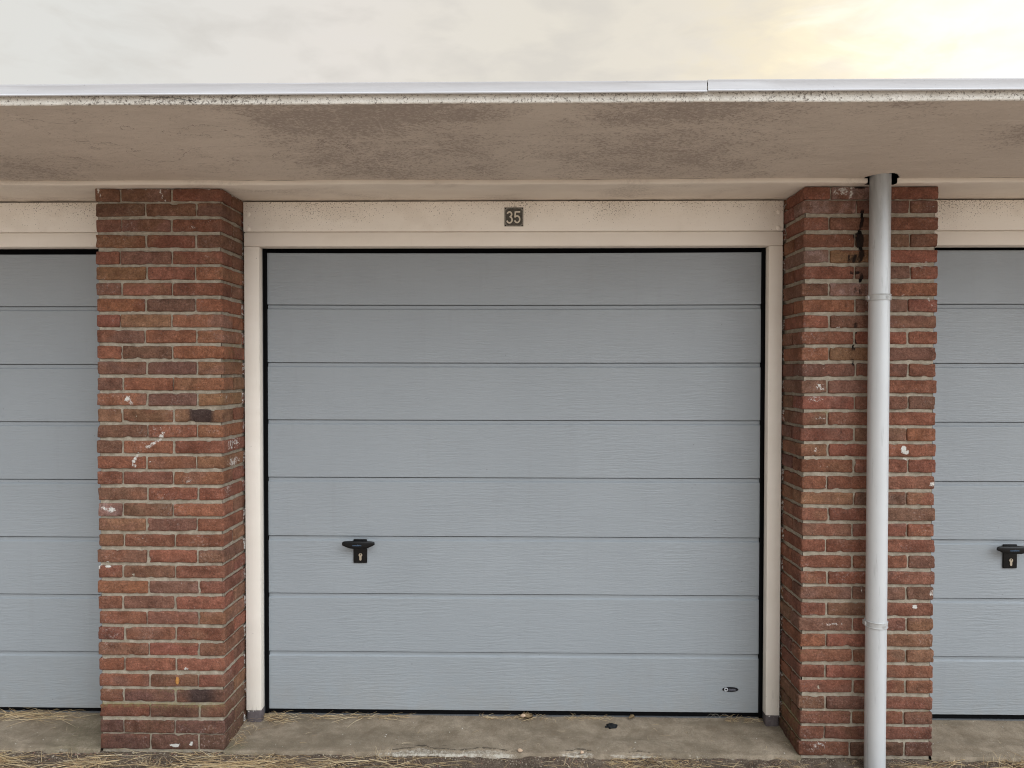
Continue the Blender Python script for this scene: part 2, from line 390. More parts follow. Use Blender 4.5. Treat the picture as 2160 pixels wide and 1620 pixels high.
# measured tops of the brick courses, left and right pier
ZL = [2.3867,2.3241,2.2577,2.1912,2.1223,2.0564,1.989,1.9223,1.8555,1.7887,1.7218,1.6549,1.5879,1.5209,1.4531,1.3867,1.3195,1.2531,1.1872,1.1191,1.0517,.9874,.9199,.8523,.7855,.7195,.6541,.5879,.5201,.4538,.3875,.318,.2539,.1874,.1194,.0598]
ZR = [2.3857,2.3286,2.2586,2.1894,2.1231,2.0553,1.9851,1.9172,1.8515,1.7834,1.7176,1.6494,1.5805,1.513,1.4462,1.3793,1.3132,1.2486,1.1782,1.1105,1.0444,.9782,.9119,.8441,.7769,.7121,.6449,.58,.5126,.4468,.3802,.3167,.2483,.1847,.1195,.0542]

# ------------------------------------------------------------------ brick piers
PAL = dict(r=(.176, .072, .046), o=(.205, .086, .050), p=(.166, .079, .054), b=(.152, .077, .050), t=(.182, .094, .053), d=(.128, .064, .046), g=(.138, .075, .050), w=(.172, .095, .073), k=(.045, .030, .027))
LEFT_ROWS = ["bbr","gbg","bbr","trb","rpr","tro","brr","ogo","rto","bro","obo","bdt","boo","odt","tt1","bro","bor","rrt","rpo","brr","wbo","tpr","trr","brb","rpr","opr","rbr","opt","rpr","brb","rrr","rbr","rd2","rdb","dbd","dgg"]
RIGHT_ROWS = ["rwr","wgb","rbr","rbb","wtr","rgr","bwr","ogr","rbb","rrr","otb","dbr","bbr","rbd","brr","rbo","trr","rrr","rrr","tgr","rrb","bro","rrr","rrb","rrr","bbg","rbr","brt","ort","rbt","rrr","rrr","bdr","rrb","rrr","rgd"]
def rounded_brick(bm, lay, mlay, x0, x1, y0, y1, z0, z1, code, side_dark, marks, rnd, face_yd=0):
    r = .0048 + rnd.random()*.0025
    sp = lambda a, b, step: sorted({0, .35*r, r, *[r+(b-a-2*r)*i/max(1, round((b-a-2*r)/step)) for i in range(1, max(1, round((b-a-2*r)/step)))], b-a-r, b-a-.35*r, b-a})
    xs, ys, zs = sp(x0, x1, .0095), sp(y0, y1, .022), sp(z0, z1, .009)
    w, d, h = x1-x0, y1-y0, z1-z0
    seed = Vector((rnd.random()*50, rnd.random()*50, rnd.random()*50))
    seen = {}
    tl, tw = rnd.uniform(-.0012, .0012), rnd.uniform(-.004, .004)
    dy = rnd.uniform(-.0024, .0006)+face_yd
    base = Vector(PAL.get(code, PAL['r']))
    if code == '1': base = Vector(PAL['t'])
    if code == '2': base = Vector(PAL['g'])
    j = rnd.uniform(.90, 1.12); base = Vector((base[0]*j*rnd.uniform(.95, 1.05), base[1]*j*rnd.uniform(.94, 1.06), base[2]*j*rnd.uniform(.94, 1.06)))
    sec = Vector(PAL[rnd.choice('rodbtpw')])
    sec = base.lerp(sec, rnd.uniform(.2, .65))
    sph = rnd.random()*10
    def vert(a, b, c_):
        k = (round(a, 5), round(b, 5), round(c_, 5))
        if k in seen: return seen[k]
        p = Vector((a, b, c_)); q = Vector((min(max(a, r), w-r), min(max(b, r), d-r), min(max(c_, r), h-r)))
        e = p-q
        if e.length > 1e-9: p = q+e.normalized()*r
        nz = noise.noise_vector((p+seed)*26)*.0018 + noise.noise_vector((p+seed)*75)*.0014 + noise.noise_vector((p+seed)*8)*.0014
        if abs(nz.y) > .0022: nz.y = math.copysign(.0022, nz.y)
        if nz.y > .0015: nz.y = .0015
        chip = max(0, noise.noise((p+seed)*33)-.34)*.016 if e.length > r*.9 else 0
        p = p+nz - (e.normalized()*chip if e.length > 1e-9 else Vector())
        P = Vector((x0+p.x, y0+p.y+dy, z0+p.z+(p.x-w/2)*tl/w*2 + 0))
        v = bm.verts.new(P); seen[k] = v
        f = sstep(-.15, .35, noise.noise(Vector((a*9+sph, b*9, c_*22))))
        col = base.lerp(sec, f)
        if code == '1': col = col.lerp(Vector(PAL['k']), sstep(.055, .075, a)*(1-sstep(.155, .175, a))*.95)
        if code == '2': col = col.lerp(Vector(PAL['k']), sstep(.03, .08, a)*(1-sstep(.13, .19, a))*.9)
        if code == 'w': col = col.lerp(Vector((.30, .21, .19)), .5*sstep(-.1, .4, noise.noise(Vector((a*30+sph, b, c_*30)))))
        damp = sstep(.34, .03, P.z)*.30
        v[lay] = (*(col*(1-damp)), 1)
        v[mlay] = (*marks(P.x, P.y, P.z), 1)
        return v
    def grid(us, vs, fn, flip):
        for i in range(len(us)-1):
            for jn in range(len(vs)-1):
                q = [fn(us[i], vs[jn]), fn(us[i+1], vs[jn]), fn(us[i+1], vs[jn+1]), fn(us[i], vs[jn+1])]
                try: bm.faces.new(q[::-1] if flip else q)
                except ValueError: pass
    grid(xs, zs, lambda a, c_: vert(a, 0, c_), False)
    grid(ys, zs, lambda b, c_: vert(0, b, c_), True)
    grid(ys, zs, lambda b, c_: vert(w, b, c_), False)
    grid(xs, ys, lambda a, b: vert(a, b, h), False)
    grid(xs, ys, lambda a, b: vert(a, b, 0), True)

def ell(x, z, cx, cz, rx, rz, amp=.55, rot=0):
    dx, dz = x-cx, z-cz
    if rot: dx, dz = dx*math.cos(rot)+dz*math.sin(rot), -dx*math.sin(rot)+dz*math.cos(rot)
    q = (dx/rx)**2+(dz/rz)**2
    return amp*math.exp(-q*q) if q < 4 else 0
def seg_mark(x, z, pts, r, amp):
    best = 9
    for (x0, z0), (x1, z1) in zip(pts, pts[1:]):
        dx, dz = x1-x0, z1-z0; t_ = max(0, min(1, ((x-x0)*dx+(z-z0)*dz)/(dx*dx+dz*dz)))
        best = min(best, math.hypot(x-x0-t_*dx, z-z0-t_*dz))
    return amp*math.exp(-(best/r)**2) if best < 3*r else 0
def marks_left(x, y, z):
    w = t_ = g = 0.
    if y < .02:
        for a in ((-1.680, 1.497, .018, .014, .7), (-1.665, 1.480, .016, .010, .6), (-1.73, 1.37, .02, .015, .3), (-1.56, 1.37, .035, .022, .34), (-1.47, 1.41, .05, .02, .25), (-1.42, 1.155, .035, .02, .36), (-1.58, 1.235, .02, .014, .4),
                  (-1.53, 1.085, .03, .02, .30), (-1.755, 1.026, .026, .013, .72), (-1.79, 1.03, .018, .012, .5), (-1.807, .783, .008, .016, .8), (-1.771, .783, .014, .007, .8), (-1.77, .80, .01, .006, .6), (-1.4396, .346, .010, .008, .8), (-1.487, .015, .028, .009, .8), (-1.417, .022, .012, .010, .8),
                  (-1.665, 2.262, .014, .008, .6), (-1.40, 2.225, .028, .010, .42), (-1.34, 2.26, .05, .02, .3), (-1.55, 1.66, .04, .02, .3), (-1.50, 1.79, .05, .02, .25), (-1.62, .90, .06, .02, .3), (-1.45, .72, .05, .02, .3), (-1.40, .60, .05, .02, .28)):
            w = max(w, ell(x, z, *a))
        w = max(w, seg_mark(x, z, ((-1.530, 1.352), (-1.545, 1.325), (-1.585, 1.300), (-1.600, 1.290)), .011, .60), seg_mark(x, z, ((-1.640, 1.262), (-1.658, 1.235), (-1.655, 1.212)), .011, .58))
        w = max(w, sstep(2.368, 2.392, z)*(.46+.25*noise.noise(Vector((x*22, 1, 3)))), seg_mark(x, z, ((-1.80, 2.385), (-1.79, 2.35)), .006, .6), seg_mark(x, z, ((-1.535, 2.385), (-1.53, 2.36), (-1.515, 2.33)), .006, .6))
        g = .34*gauss(z, .25, .012)*sstep(-.3, .4, noise.noise(Vector((x*7, 1, 1))))+.30*gauss(z, .185, .014)+.12*gauss(z, .32, .02)
    elif x > LX1-.03:
        w = max(w, ell(y, z, .1, 1.30, .09, .035, .42), ell(y, z, .1, 1.22, .09, .03, .44), ell(y, z, .05, 1.10, .06, .05, .34), ell(y, z, .04, 1.50, .03, .03, .4), sstep(2.365, 2.39, z)*.55, sstep(.205, .222, y)*.42)
    g += sstep(.42, .10, z)*.18 + .04*sstep(.9, .2, z)
    if x > LX1-.03 and y > .01: g += .10+.26*gauss(z, 1.70, .10)
    return w, t_, g
def marks_right(x, y, z):
    w = t_ = g = 0.
    if y < .02:
        for a in ((1.590, 1.292, .014, .018, .85), (1.604, 1.278, .012, .010, .8), (1.598, 1.252, .008, .006, .8), (1.240, 1.553, .026, .018, .50), (1.22, 1.50, .04, .016, .48), (1.232, 1.425, .04, .014, .36), (1.223, 1.287, .012, .016, .5), (1.235, 1.235, .006, .02, .55),
                  (1.6434, .630, .014, .011, .85), (1.7086, 1.145, .014, .014, .6), (1.7117, .690, .009, .018, .7), (1.313, 1.800, .012, .005, .7), (1.255, 1.63, .01, .01, .5), (1.42, .70, .006, .015, .6), (1.62, .72, .02, .02, .3),
                  (1.22, .185, .02, .02, .36), (1.25, .04, .06, .025, .36), (1.32, 2.37, .05, .03, .46), (1.66, 2.06, .05, .02, .40), (1.30, .555, .07, .010, .42), (1.24, 2.31, .09, .02, .26), (1.68, 2.30, .05, .03, .28), (1.63, 1.93, .08, .02, .3), (1.25, 1.22, .04, .02, .3)):
            w = max(w, ell(x, z, *a))
        w = max(w, seg_mark(x, z, ((1.688, 1.925), (1.692, 1.905), (1.698, 1.89)), .006, .55), seg_mark(x, z, ((1.362, 2.385), (1.366, 2.36), (1.355, 2.335)), .006, .62), seg_mark(x, z, ((1.268, 1.175), (1.270, 1.15), (1.262, 1.12)), .006, .42), seg_mark(x, z, ((1.300, 1.43), (1.325, 1.415)), .006, .36))
        w = max(w, sstep(2.368, 2.392, z)*(.46+.25*noise.noise(Vector((x*22, 1, 9)))))
        for a in ((1.409, 2.262, .009, .035, .95), (1.402, 2.225, .012, .02, .7), (1.400, 2.165, .018, .055, .85), (1.378, 2.185, .012, .02, .5), (1.408, 2.11, .012, .04, .8),
                  (1.352, 2.085, .008, .022, .62), (1.367, 2.082, .008, .022, .60), (1.383, 2.086, .009, .024, .66), (1.396, 2.075, .008, .018, .6), (1.372, 2.098, .03, .006, .5),
                  (1.345, 2.01, .007, .022, .42), (1.366, 2.028, .010, .009, .7), (1.392, 2.028, .016, .008, .7), (1.406, 2.005, .010, .03, .75), (1.375, 2.00, .01, .02, .45),
                  (1.382, 1.955, .008, .018, .52), (1.404, 1.950, .008, .020, .6), (1.368, 1.95, .006, .012, .4), (1.345, 1.885, .009, .025, .55), (1.372, 1.90, .007, .012, .5), (1.390, 1.885, .012, .022, .35),
                  (1.385, 1.81, .009, .020, .66), (1.387, 1.785, .008, .018, .6), (1.350, 1.812, .006, .010, .55), (1.358, 1.80, .006, .010, .5), (1.382, 1.745, .009, .012, .6), (1.378, 1.718, .009, .020, .7), (1.392, 1.735, .01, .008, .5), (1.376, 1.655, .009, .022, .6), (1.368, 1.672, .012, .01, .4), (1.345, 1.655, .008, .012, .32),
                  (1.285, 2.062, .030, .010, .45), (1.262, 2.060, .010, .012, .42), (1.328, 1.375, .007, .022, .42), (1.312, 1.37, .006, .015, .36), (1.400, 2.381, .03, .006, .7), (1.39, 2.33, .02, .01, .3)):
            t_ = max(t_, ell(x, z, *a))
        g = .40*gauss(z, 1.442, .010)*gauss(x, 1.24, .08) + .34*gauss(x, 1.268, .010)*gauss(z, 1.47, .03)+ .34*gauss(z, .435, .012)*gauss(x, 1.2, .1)+.2*gauss(z, .18, .02)
    else:
        w = max(w, sstep(2.365, 2.39, z)*.5, sstep(.205, .222, y)*.42 if x < 1.2 else 0)
        if x < 1.2: g = .10+.25*gauss(z, .12, .12)
    g += sstep(.35, .08, z)*.12
    return w, t_, g

def pier(X0, X1, ztops, rows, marks, label, seed, notch=None):
    rnd = random.Random(seed)
    root = empty('brick_pillar', ((X0+X1)/2, 0, 0))
    bm = bmesh.new(); lay = bm.verts.layers.float_color.new('tint'); ml = bm.verts.layers.float_color.new('marks')
    Wd = X1-X0; j = .010
    hd = (Wd-2*j)*.2 ; stx = (Wd-2*j)*.4
    for i, zt in enumerate(ztops):
        z1 = zt-.0; z0 = (zt-.0530+rnd.uniform(-.0012, .0012)) if i < 35 else -.004
        code = rows[i]
        ja, jb = rnd.uniform(-.005, .005), rnd.uniform(-.005, .005)
        jl, jr = rnd.uniform(-.006, .003), rnd.uniform(-.002, .005)
        A = i % 2 == 0
        a = X0+jl; b = X1+jr
        s1 = (X0+hd if A else X0+stx)+ja; s2 = (X0+hd+j+stx if A else X0+2*stx+j)+jb
        arg = lambda x0, x1, y0, y1, cd, f=0: rounded_brick(bm, lay, ml, x0, x1, y0, y1, z0, z1, cd, 0, marks, rnd, f)
        rc = lambda: rnd.choice('rrobbtdpg')
        gx = lambda: rnd.uniform(.004, .010)
        if A:
            arg(a, s1, 0, .21, code[0]); arg(s1+gx(), s2, 0, .102, code[1]); arg(s2+gx(), b, 0, .102+rnd.uniform(-.004, .004), code[2])
            arg(X1-.102, b, .113, .325, rc()); arg(X0, X0+.1, .221, .325, rc())
        else:
            arg(a, s1, 0, .102+rnd.uniform(-.004, .004), code[0]); arg(s1+gx(), s2, 0, .102, code[1]); arg(s2+gx(), b, 0, .21, code[2])
            arg(a, X0+.102, .113, .325, rc()); arg(X1-.1, b, .221, .325, rc())
    for v in bm.verts: v.co.x -= root.location.x
    o = link_mesh('brickwork', bm, 'brick', root, smooth=True)
    # mortar core, slightly recessed, its faces uneven so that joints run ragged
    bm = bmesh.new(); ml = bm.verts.layers.float_color.new('marks')
    ins = .0066; seed_v = Vector((seed*3.1, 1, 2))
    def mgrid(fn, nu, nv, flip):
        g = [[None]*(nv+1) for _ in range(nu+1)]
        for u in range(nu+1):
            for v_ in range(nv+1):
                p, nrm = fn(u/nu, v_/nv)
                d = noise.noise((p+seed_v)*14)*.0022+noise.noise((p+seed_v)*60)*.0016
                mk_ = marks(p.x, p.y, p.z)
                v = bm.verts.new(p+nrm*d); v[ml] = (*mk_, 1); g[u][v_] = v
        for u in range(nu):
            for v_ in range(nv):
                q = [g[u][v_], g[u+1][v_], g[u+1][v_+1], g[u][v_+1]]
                bm.faces.new(q[::-1] if flip else q)
    H0, H1 = -.02, 2.3835
    mgrid(lambda u, v: (Vector((X0+.010+(Wd-.020)*u, ins, H0+(H1-H0)*v)), Vector((0, -1, 0))), 50, 240, False)
    mgrid(lambda u, v: (Vector((X1-.0085, ins+(.33-ins)*u, H0+(H1-H0)*v)), Vector((1, 0, 0))), 22, 240, False)
    mgrid(lambda u, v: (Vector((X0+.0085, ins+(.33-ins)*u, H0+(H1-H0)*v)), Vector((-1, 0, 0))), 22, 240, True)
    for v in bm.verts: v.co.x -= root.location.x
    link_mesh('mortar', bm, 'mortar', root, smooth=True)
    tag(root, label, 'brick pillar', 'brick pillars between the garage doors', 'thing')
    return root
pier(LX0, LX1, ZL, LEFT_ROWS, marks_left, 'bare brick pillar with no pipe on it, white smears and a dark burnt brick', 3)
pier(RX0, RX1, ZR, RIGHT_ROWS, marks_right, 'brick pillar behind the grey drainpipe, with black tar drips', 5)

# ------------------------------------------------------------------ canopy
canopy = empty('roof_canopy', (0, -.3, 2.4))
CX, CY, CZ = canopy.location
XA, XB = -5.2, 5.2
def lipz(x):   # slow waviness of the cast beam
    return .0015*math.sin(x*2.1+.6)-.0055*math.exp(-((x-.2)/.42)**2)+.0012*math.sin(x*7.3)+.0012*noise.noise(Vector((x*5, 0, 0)))
def sof_z(x, y):
    tt = (y+.69)/(.64)
    z = 2.4785+(2.4075-2.4785)*tt
    return z + lipz(x)*sstep(-.25, -.05, y)*.8 + .0022*noise.noise(Vector((x*2.3, y*4, 5)))+.0010*noise.noise(Vector((x*9, y*12, 1)))
HX, HY = 1.461, -.052
def in_hole(x, y):
    a = math.atan2(y-HY, x-HX); rr = 1+.22*noise.noise(Vector((math.cos(a)*1.6+3, math.sin(a)*1.6, 4)))
    return ((x-HX)/(.062*rr))**2+((y-HY)/(.052*rr))**2 < 1
def xs_for(a, b, step, fine=()):
    out = []; x = a
    while x < b-1e-6:
        out.append(x); x += (.005 if any(f0 <= x < f1 for f0, f1 in fine) else step)
    out.append(b); return out
XS = xs_for(XA, XB, .04, ((1.36, 1.56),))
bm = bmesh.new()
ysf = [-.69+.03*i for i in range(17)]+[-.18+.01*i for i in range(7)]+[-.115+.005*i for i in range(14)]
ysf = sorted({round(v, 4) for v in ysf if v < -.0501} | {-.05})
fl = bm.verts.layers.float_color.new('marks')
def bump_box(x, y, xa, xb, ya, yb, ex=.10, ey=.07):
    ex = ex*1.5+.08; ey *= 1.5
    return sstep(xa-ex, xa+ex, x)*sstep(xb+ex, xb-ex, x)*sstep(ya-ey, ya+ey, y)*sstep(yb+ey, yb-ey, y)
def field(x, y):
    wob = Vector((x*2.1, y*5.5, 3)); dx = .14*noise.noise(wob); dy = .07*noise.noise(wob+Vector((7, 3, 1)))
    x += dx; y += dy
    f = max(bump_box(x, y, -.95, -.10, -.75, -.48, .05), .62*bump_box(x, y, -.90, -.02, -.50, -.05, .12), .85*bump_box(x, y, .18, .86, -.75, -.50, .1), .62*bump_box(x, y, .10, .95, -.52, -.06, .12), .75*bump_box(x, y, 1.10, 1.32, -.75, -.56), .8*bump_box(x, y, 1.68, 2.3, -.60, -.33, .08),
            .75*bump_box(x, y, -2.35, -1.72, -.28, -.04, .12), .6*bump_box(x, y, -2.3, -1.95, -.45, -.30), .30*bump_box(x, y, -1.55, -1.1, -.30, -.1, .15), .35*bump_box(x, y, -3, -.95, -.75, -.67), .6*bump_box(x, y, -3.5, -2.6, -.7, -.4), .6*bump_box(x, y, 2.6, 4, -.7, -.3))
    return f
g = [[bm.verts.new((x, y, sof_z(x, y))) for y in ysf] for x in XS]
for rr in g:
    for v in rr: v[fl] = (field(v.co.x, v.co.y), 0, 0, 1)
for i in range(len(XS)-1):
    for jn in range(len(ysf)-1):
        cx_, cy_ = (XS[i]+XS[i+1])/2, (ysf[jn]+ysf[jn+1])/2
        if abs(cx_-HX) < .1 and in_hole(cx_, cy_): continue
        bm.faces.new((g[i][jn], g[i][jn+1], g[i+1][jn+1], g[i+1][jn]))
for v in bm.verts: v.co -= Vector((CX, CY, CZ))
link_mesh('soffit', bm, 'soffit', canopy, smooth=True)
# downstand beam: lip and underside
bm = bmesh.new()
prof = lambda x: [(-.050, 2.4075+lipz(x)*.8), (-.0515, 2.404+lipz(x)), (-.0525, 2.396+lipz(x)), (-.051, 2.3905+lipz(x)), (-.046, 2.3885+lipz(x)*.9), (-.02, 2.3882+lipz(x)*.5), (.08, 2.3878), (.2, 2.3872), (.45, 2.3872)]
XS2 = xs_for(XA, XB, .02, ((1.36, 1.56),))
rows_ = []
for x in XS2:
    rr = []
    for k, (y, z) in enumerate(prof(x)):
        d = noise.noise(Vector((x*16, k*1.7, 3)))*.0022 + noise.noise(Vector((x*60, k*1.3, 9)))*.0011
        rr.append(bm.verts.new((x, y, z+(d if 1 < k < 8 else d*.3))))
    rows_.append(rr)
for i in range(len(XS2)-1):
    cx_ = (XS2[i]+XS2[i+1])/2
    for k in range(8):
        hole = (1.405+.004*noise.noise(Vector((k*3., 1, 1))) < cx_ < 1.523+.010*noise.noise(Vector((k*2., 7, 1)))) and k < 5
        if hole: continue
        bm.faces.new((rows_[i][k], rows_[i][k+1], rows_[i+1][k+1], rows_[i+1][k]))
for v in bm.verts: v.co -= Vector((CX, CY, CZ))
link_mesh('downstand_beam', bm, 'beam', canopy, smooth=True)
# slab edge: rough vertical face
bm = bmesh.new()
XS3 = xs_for(XA, XB, .012)
ez = [0, .15, .4, .7, 1]
rows_ = []
for x in XS3:
    zb = 2.4785 + .0022*noise.noise(Vector((x*2.3, -.69*4, 5)))
    rr = [bm.verts.new((x, -.672, zb+.004))]
    for k, e in enumerate(ez):
        n_ = noise.noise(Vector((x*40, e*3, 1)))
        y = -.690 - .0025*n_ - .0015*noise.noise(Vector((x*120, e*6, 4)))
        rr.append(bm.verts.new((x, y, zb-.0015+e*.05 + (.0018*noise.noise(Vector((x*55, 2, 7)))+.0012*noise.noise(Vector((x*13, 2, 7))) if k == 0 else 0))))
    rows_.append(rr)
for a, b in zip(rows_, rows_[1:]):
    for k in range(len(ez)): bm.faces.new((a[k], b[k], b[k+1], a[k+1]))
for v in bm.verts: v.co -= Vector((CX, CY, CZ))
link_mesh('slab_edge', bm, 'edge', canopy, smooth=True)
bm = bmesh.new(); zz_ = [(-1.245, 2.5035), (-1.20, 2.5010), (-1.17, 2.4985), (-1.135, 2.4990), (-1.11, 2.4940), (-1.085, 2.4900), (-1.068, 2.4870), (-1.058, 2.4810), (-1.060, 2.4775)]
prev = None
for i, (x, z) in enumerate(zz_):
    w_ = .0004+.0005*(i/8); a = bm.verts.new((x, -.6955, z-w_)); b = bm.verts.new((x+.0006, -.6955, z+w_))
    if prev: bm.faces.new((prev[0], a, b, prev[1]))
    prev = (a, b)
bmesh.ops.solidify(bm, geom=bm.faces[:], thickness=.004)
for v in bm.verts: v.co -= Vector((CX, CY, CZ))
link_mesh('hairline_crack', bm, 'dark_void', canopy)
# roof deck above everything
bm = bmesh.new(); box(bm, XA, XB, -.672, 5.6, 2.515, 2.53)
for v in bm.verts: v.co -= Vector((CX, CY, CZ))
link_mesh('roof_deck', bm, 'bitumen_roof', canopy)
# aluminium trim in two visible lengths, the joint slightly stepped
def trim(x0, x1, dz0, dz1):
    bm = bmesh.new()
    pr = [(-.640, 2.5405), (-.699, 2.5415), (-.7022, 2.5405), (-.7022, 2.536), (-.7015, 2.5345), (-.7015, 2.5095), (-.7045, 2.5078), (-.7065, 2.5055), (-.7055, 2.5030), (-.7010, 2.5025), (-.6995, 2.504), (-.6995, 2.535), (-.645, 2.5365)]
    nseg = 40; rs = []
    for s in range(nseg+1):
        f = s/nseg; x = x0+(x1-x0)*f; dz = dz0+(dz1-dz0)*f + .0008*noise.noise(Vector((x*1.3, 0, 2)))
        rs.append([bm.verts.new((x, y+.0006*noise.noise(Vector((x*2, z*30, 0))), z+dz)) for y, z in pr])
    n = len(pr)
    for a, b in zip(rs, rs[1:]):
        for k in range(n): bm.faces.new((a[k], b[k], b[(k+1) % n], a[(k+1) % n]))
    bm.faces.new(rs[0]); bm.faces.new(rs[-1][::-1]); bmesh.ops.recalc_face_normals(bm, faces=bm.faces)
    for v in bm.verts: v.co -= Vector((CX, CY, CZ))
    return link_mesh('edge_trim', bm, 'trim', canopy, angle=25)
trim(-5.2, .5835, -.0012, .0012); trim(.5865, 5.2, .0040, .0015)
tag(canopy, 'overhanging pale canopy with dirty underside and aluminium edge trim, above the garage doors', 'roof canopy', None, 'thing')

# hidden masonry that closes the garages off, so that no light comes from behind the doors
wall = empty('garage_walls', (0, .4, 0)); wall.name = 'garage_masonry_wall'
bm = bmesh.new(); box(bm, XA, XB, 5.4, 5.6, -.1, 2.51); 
for v in bm.verts: v.co.y -= .4
link_mesh('rear_wall', bm, 'garage_masonry', wall)
for x0, x1 in ((XA, XA+.12), (LX0+.2, LX1-.2), (RX0+.2, RX1-.2), (XB-.12, XB)):
    bm = bmesh.new(); box(bm, x0, x1, .34, 5.4, -.1, 2.383)
    for v in bm.verts: v.co.y -= .4
    link_mesh('party_wall', bm, 'garage_masonry', wall)
bm = bmesh.new(); box(bm, XA, XB, .46, .6, 2.30, 2.513)
for v in bm.verts: v.co.y -= .4
link_mesh('lintel', bm, 'garage_masonry', wall)
tag(wall, 'masonry shell of the garage row behind the doors', 'wall', None, 'structure')

# ------------------------------------------------------------------ timber frames
def frame(x0, x1, label, zoff=0):
    root = empty('door_frame', ((x0+x1)/2, YF, 0)); ox = root.location.x
    def part(name, mat, *b, bev=.0025, rough=0):
        bm = bmesh.new(); box(bm, *b, bev)
        for v in bm.verts: v.co -= Vector((ox, YF, 0))
        return link_mesh(name, bm, mat, root, angle=35)
    a, b = x0+.0055, x1-.0055
    part('header_board', 'wood_board', a, b, YF-.003, YF+.03, 2.2462, 2.3805, bev=.003)
    part('head_rail', 'wood', a+.001, b-.001, YF, YF+.064, 2.1800, 2.2425, bev=.004)
    part('groove_backing', 'wood', a+.004, b-.004, YF+.0095, YF+.028, 2.2418, 2.2470, bev=0)
    part('jamb', 'wood', a+.001, x0+.0750, YF+.0006, YF+.045, .0625, 2.1788, bev=.003)
    part('jamb', 'wood', x1-.0685, b-.001, YF+.0006, YF+.045, .0605, 2.1788, bev=.003)
    for p0, p1 in ((a+.001, x0+.0745), (x1-.068, b-.001)):
        bm = bmesh.new(); box(bm, p0, p1, YF+.001, YF+.047, -.02, .0612, .009, 3)
        for v in bm.verts:
            v.co += noise.noise_vector(v.co*30)*.0025; v.co -= Vector((ox, YF, 0))
        link_mesh('plinth_block', bm, 'plinth', root, angle=40)
    # slim steel sub-frame against which the seal sits
    for p0, p1 in ((x0+.0620, x0+.0722), (x1-.0635, x1-.0540)):
        bm = bmesh.new(); box(bm, p0, p1, YF+.0475, YF+.10, .019, 2.1695)
        for v in bm.verts: v.co -= Vector((ox, YF, 0))
        link_mesh('steel_strip', bm, 'steel_subframe', root)
    for sx, zz in ((x0+.0285, 2.3245), (x0+.0285, 2.2575), (x1-.029, 2.3300), (x1-.029, 2.2590)):
        bm = bmesh.new()
        bmesh.ops.create_uvsphere(bm, u_segments=20, v_segments=10, radius=1)
        for v in bm.verts:
            v.co = Vector((sx+v.co.x*.0105-ox, YF-.0026-max(-.2, -v.co.y)*.0042-YF, zz+v.co.z*.0105))
        link_mesh('bolt_head', bm, 'wood_board', root, smooth=True)
    tag(root, label, 'door frame', 'cream timber frames round the garage doors', 'thing')
    return root
frame(LX1, RX0, 'cream wooden frame round the middle garage door, carrying the number plate')
frame(LX0-BAYW, LX0, 'cream wooden frame round the garage door beyond the bare brick pillar')
frame(RX1, RX1+BAYW, 'cream wooden frame round the garage door beyond the pillar with the drainpipe')

# ------------------------------------------------------------------ garage doors
YD = .285
def ribbon(bm, pts, w, y, th=.0015):
    """flat stroke of width w along pts in XZ, with round ends, thickness th towards -Y"""
    n = len(pts); L, Rr = [], []
    for i, p in enumerate(pts):
        a = pts[max(0, i-1)]; b = pts[min(n-1, i+1)]
        dx, dz = b[0]-a[0], b[1]-a[1]; l = math.hypot(dx, dz); nx, nz = -dz/l*w/2, dx/l*w/2
        L.append((p[0]+nx, p[1]+nz)); Rr.append((p[0]-nx, p[1]-nz))
    A = [[bm.verts.new((q[0], yy, q[1])) for q in L] for yy in (y, y-th)]
    B = [[bm.verts.new((q[0], yy, q[1])) for q in Rr] for yy in (y, y-th)]
    for i in range(n-1):
        bm.faces.new((A[1][i], A[1][i+1], B[1][i+1], B[1][i]))
        bm.faces.new((A[0][i], A[0][i+1], A[1][i+1], A[1][i])); bm.faces.new((B[0][i], B[1][i], B[1][i+1], B[0][i+1]))
    for s in (0, n-1): bm.faces.new((A[0][s], A[1][s], B[1][s], B[0][s]))
    bmesh.ops.recalc_face_normals(bm, faces=bm.faces)
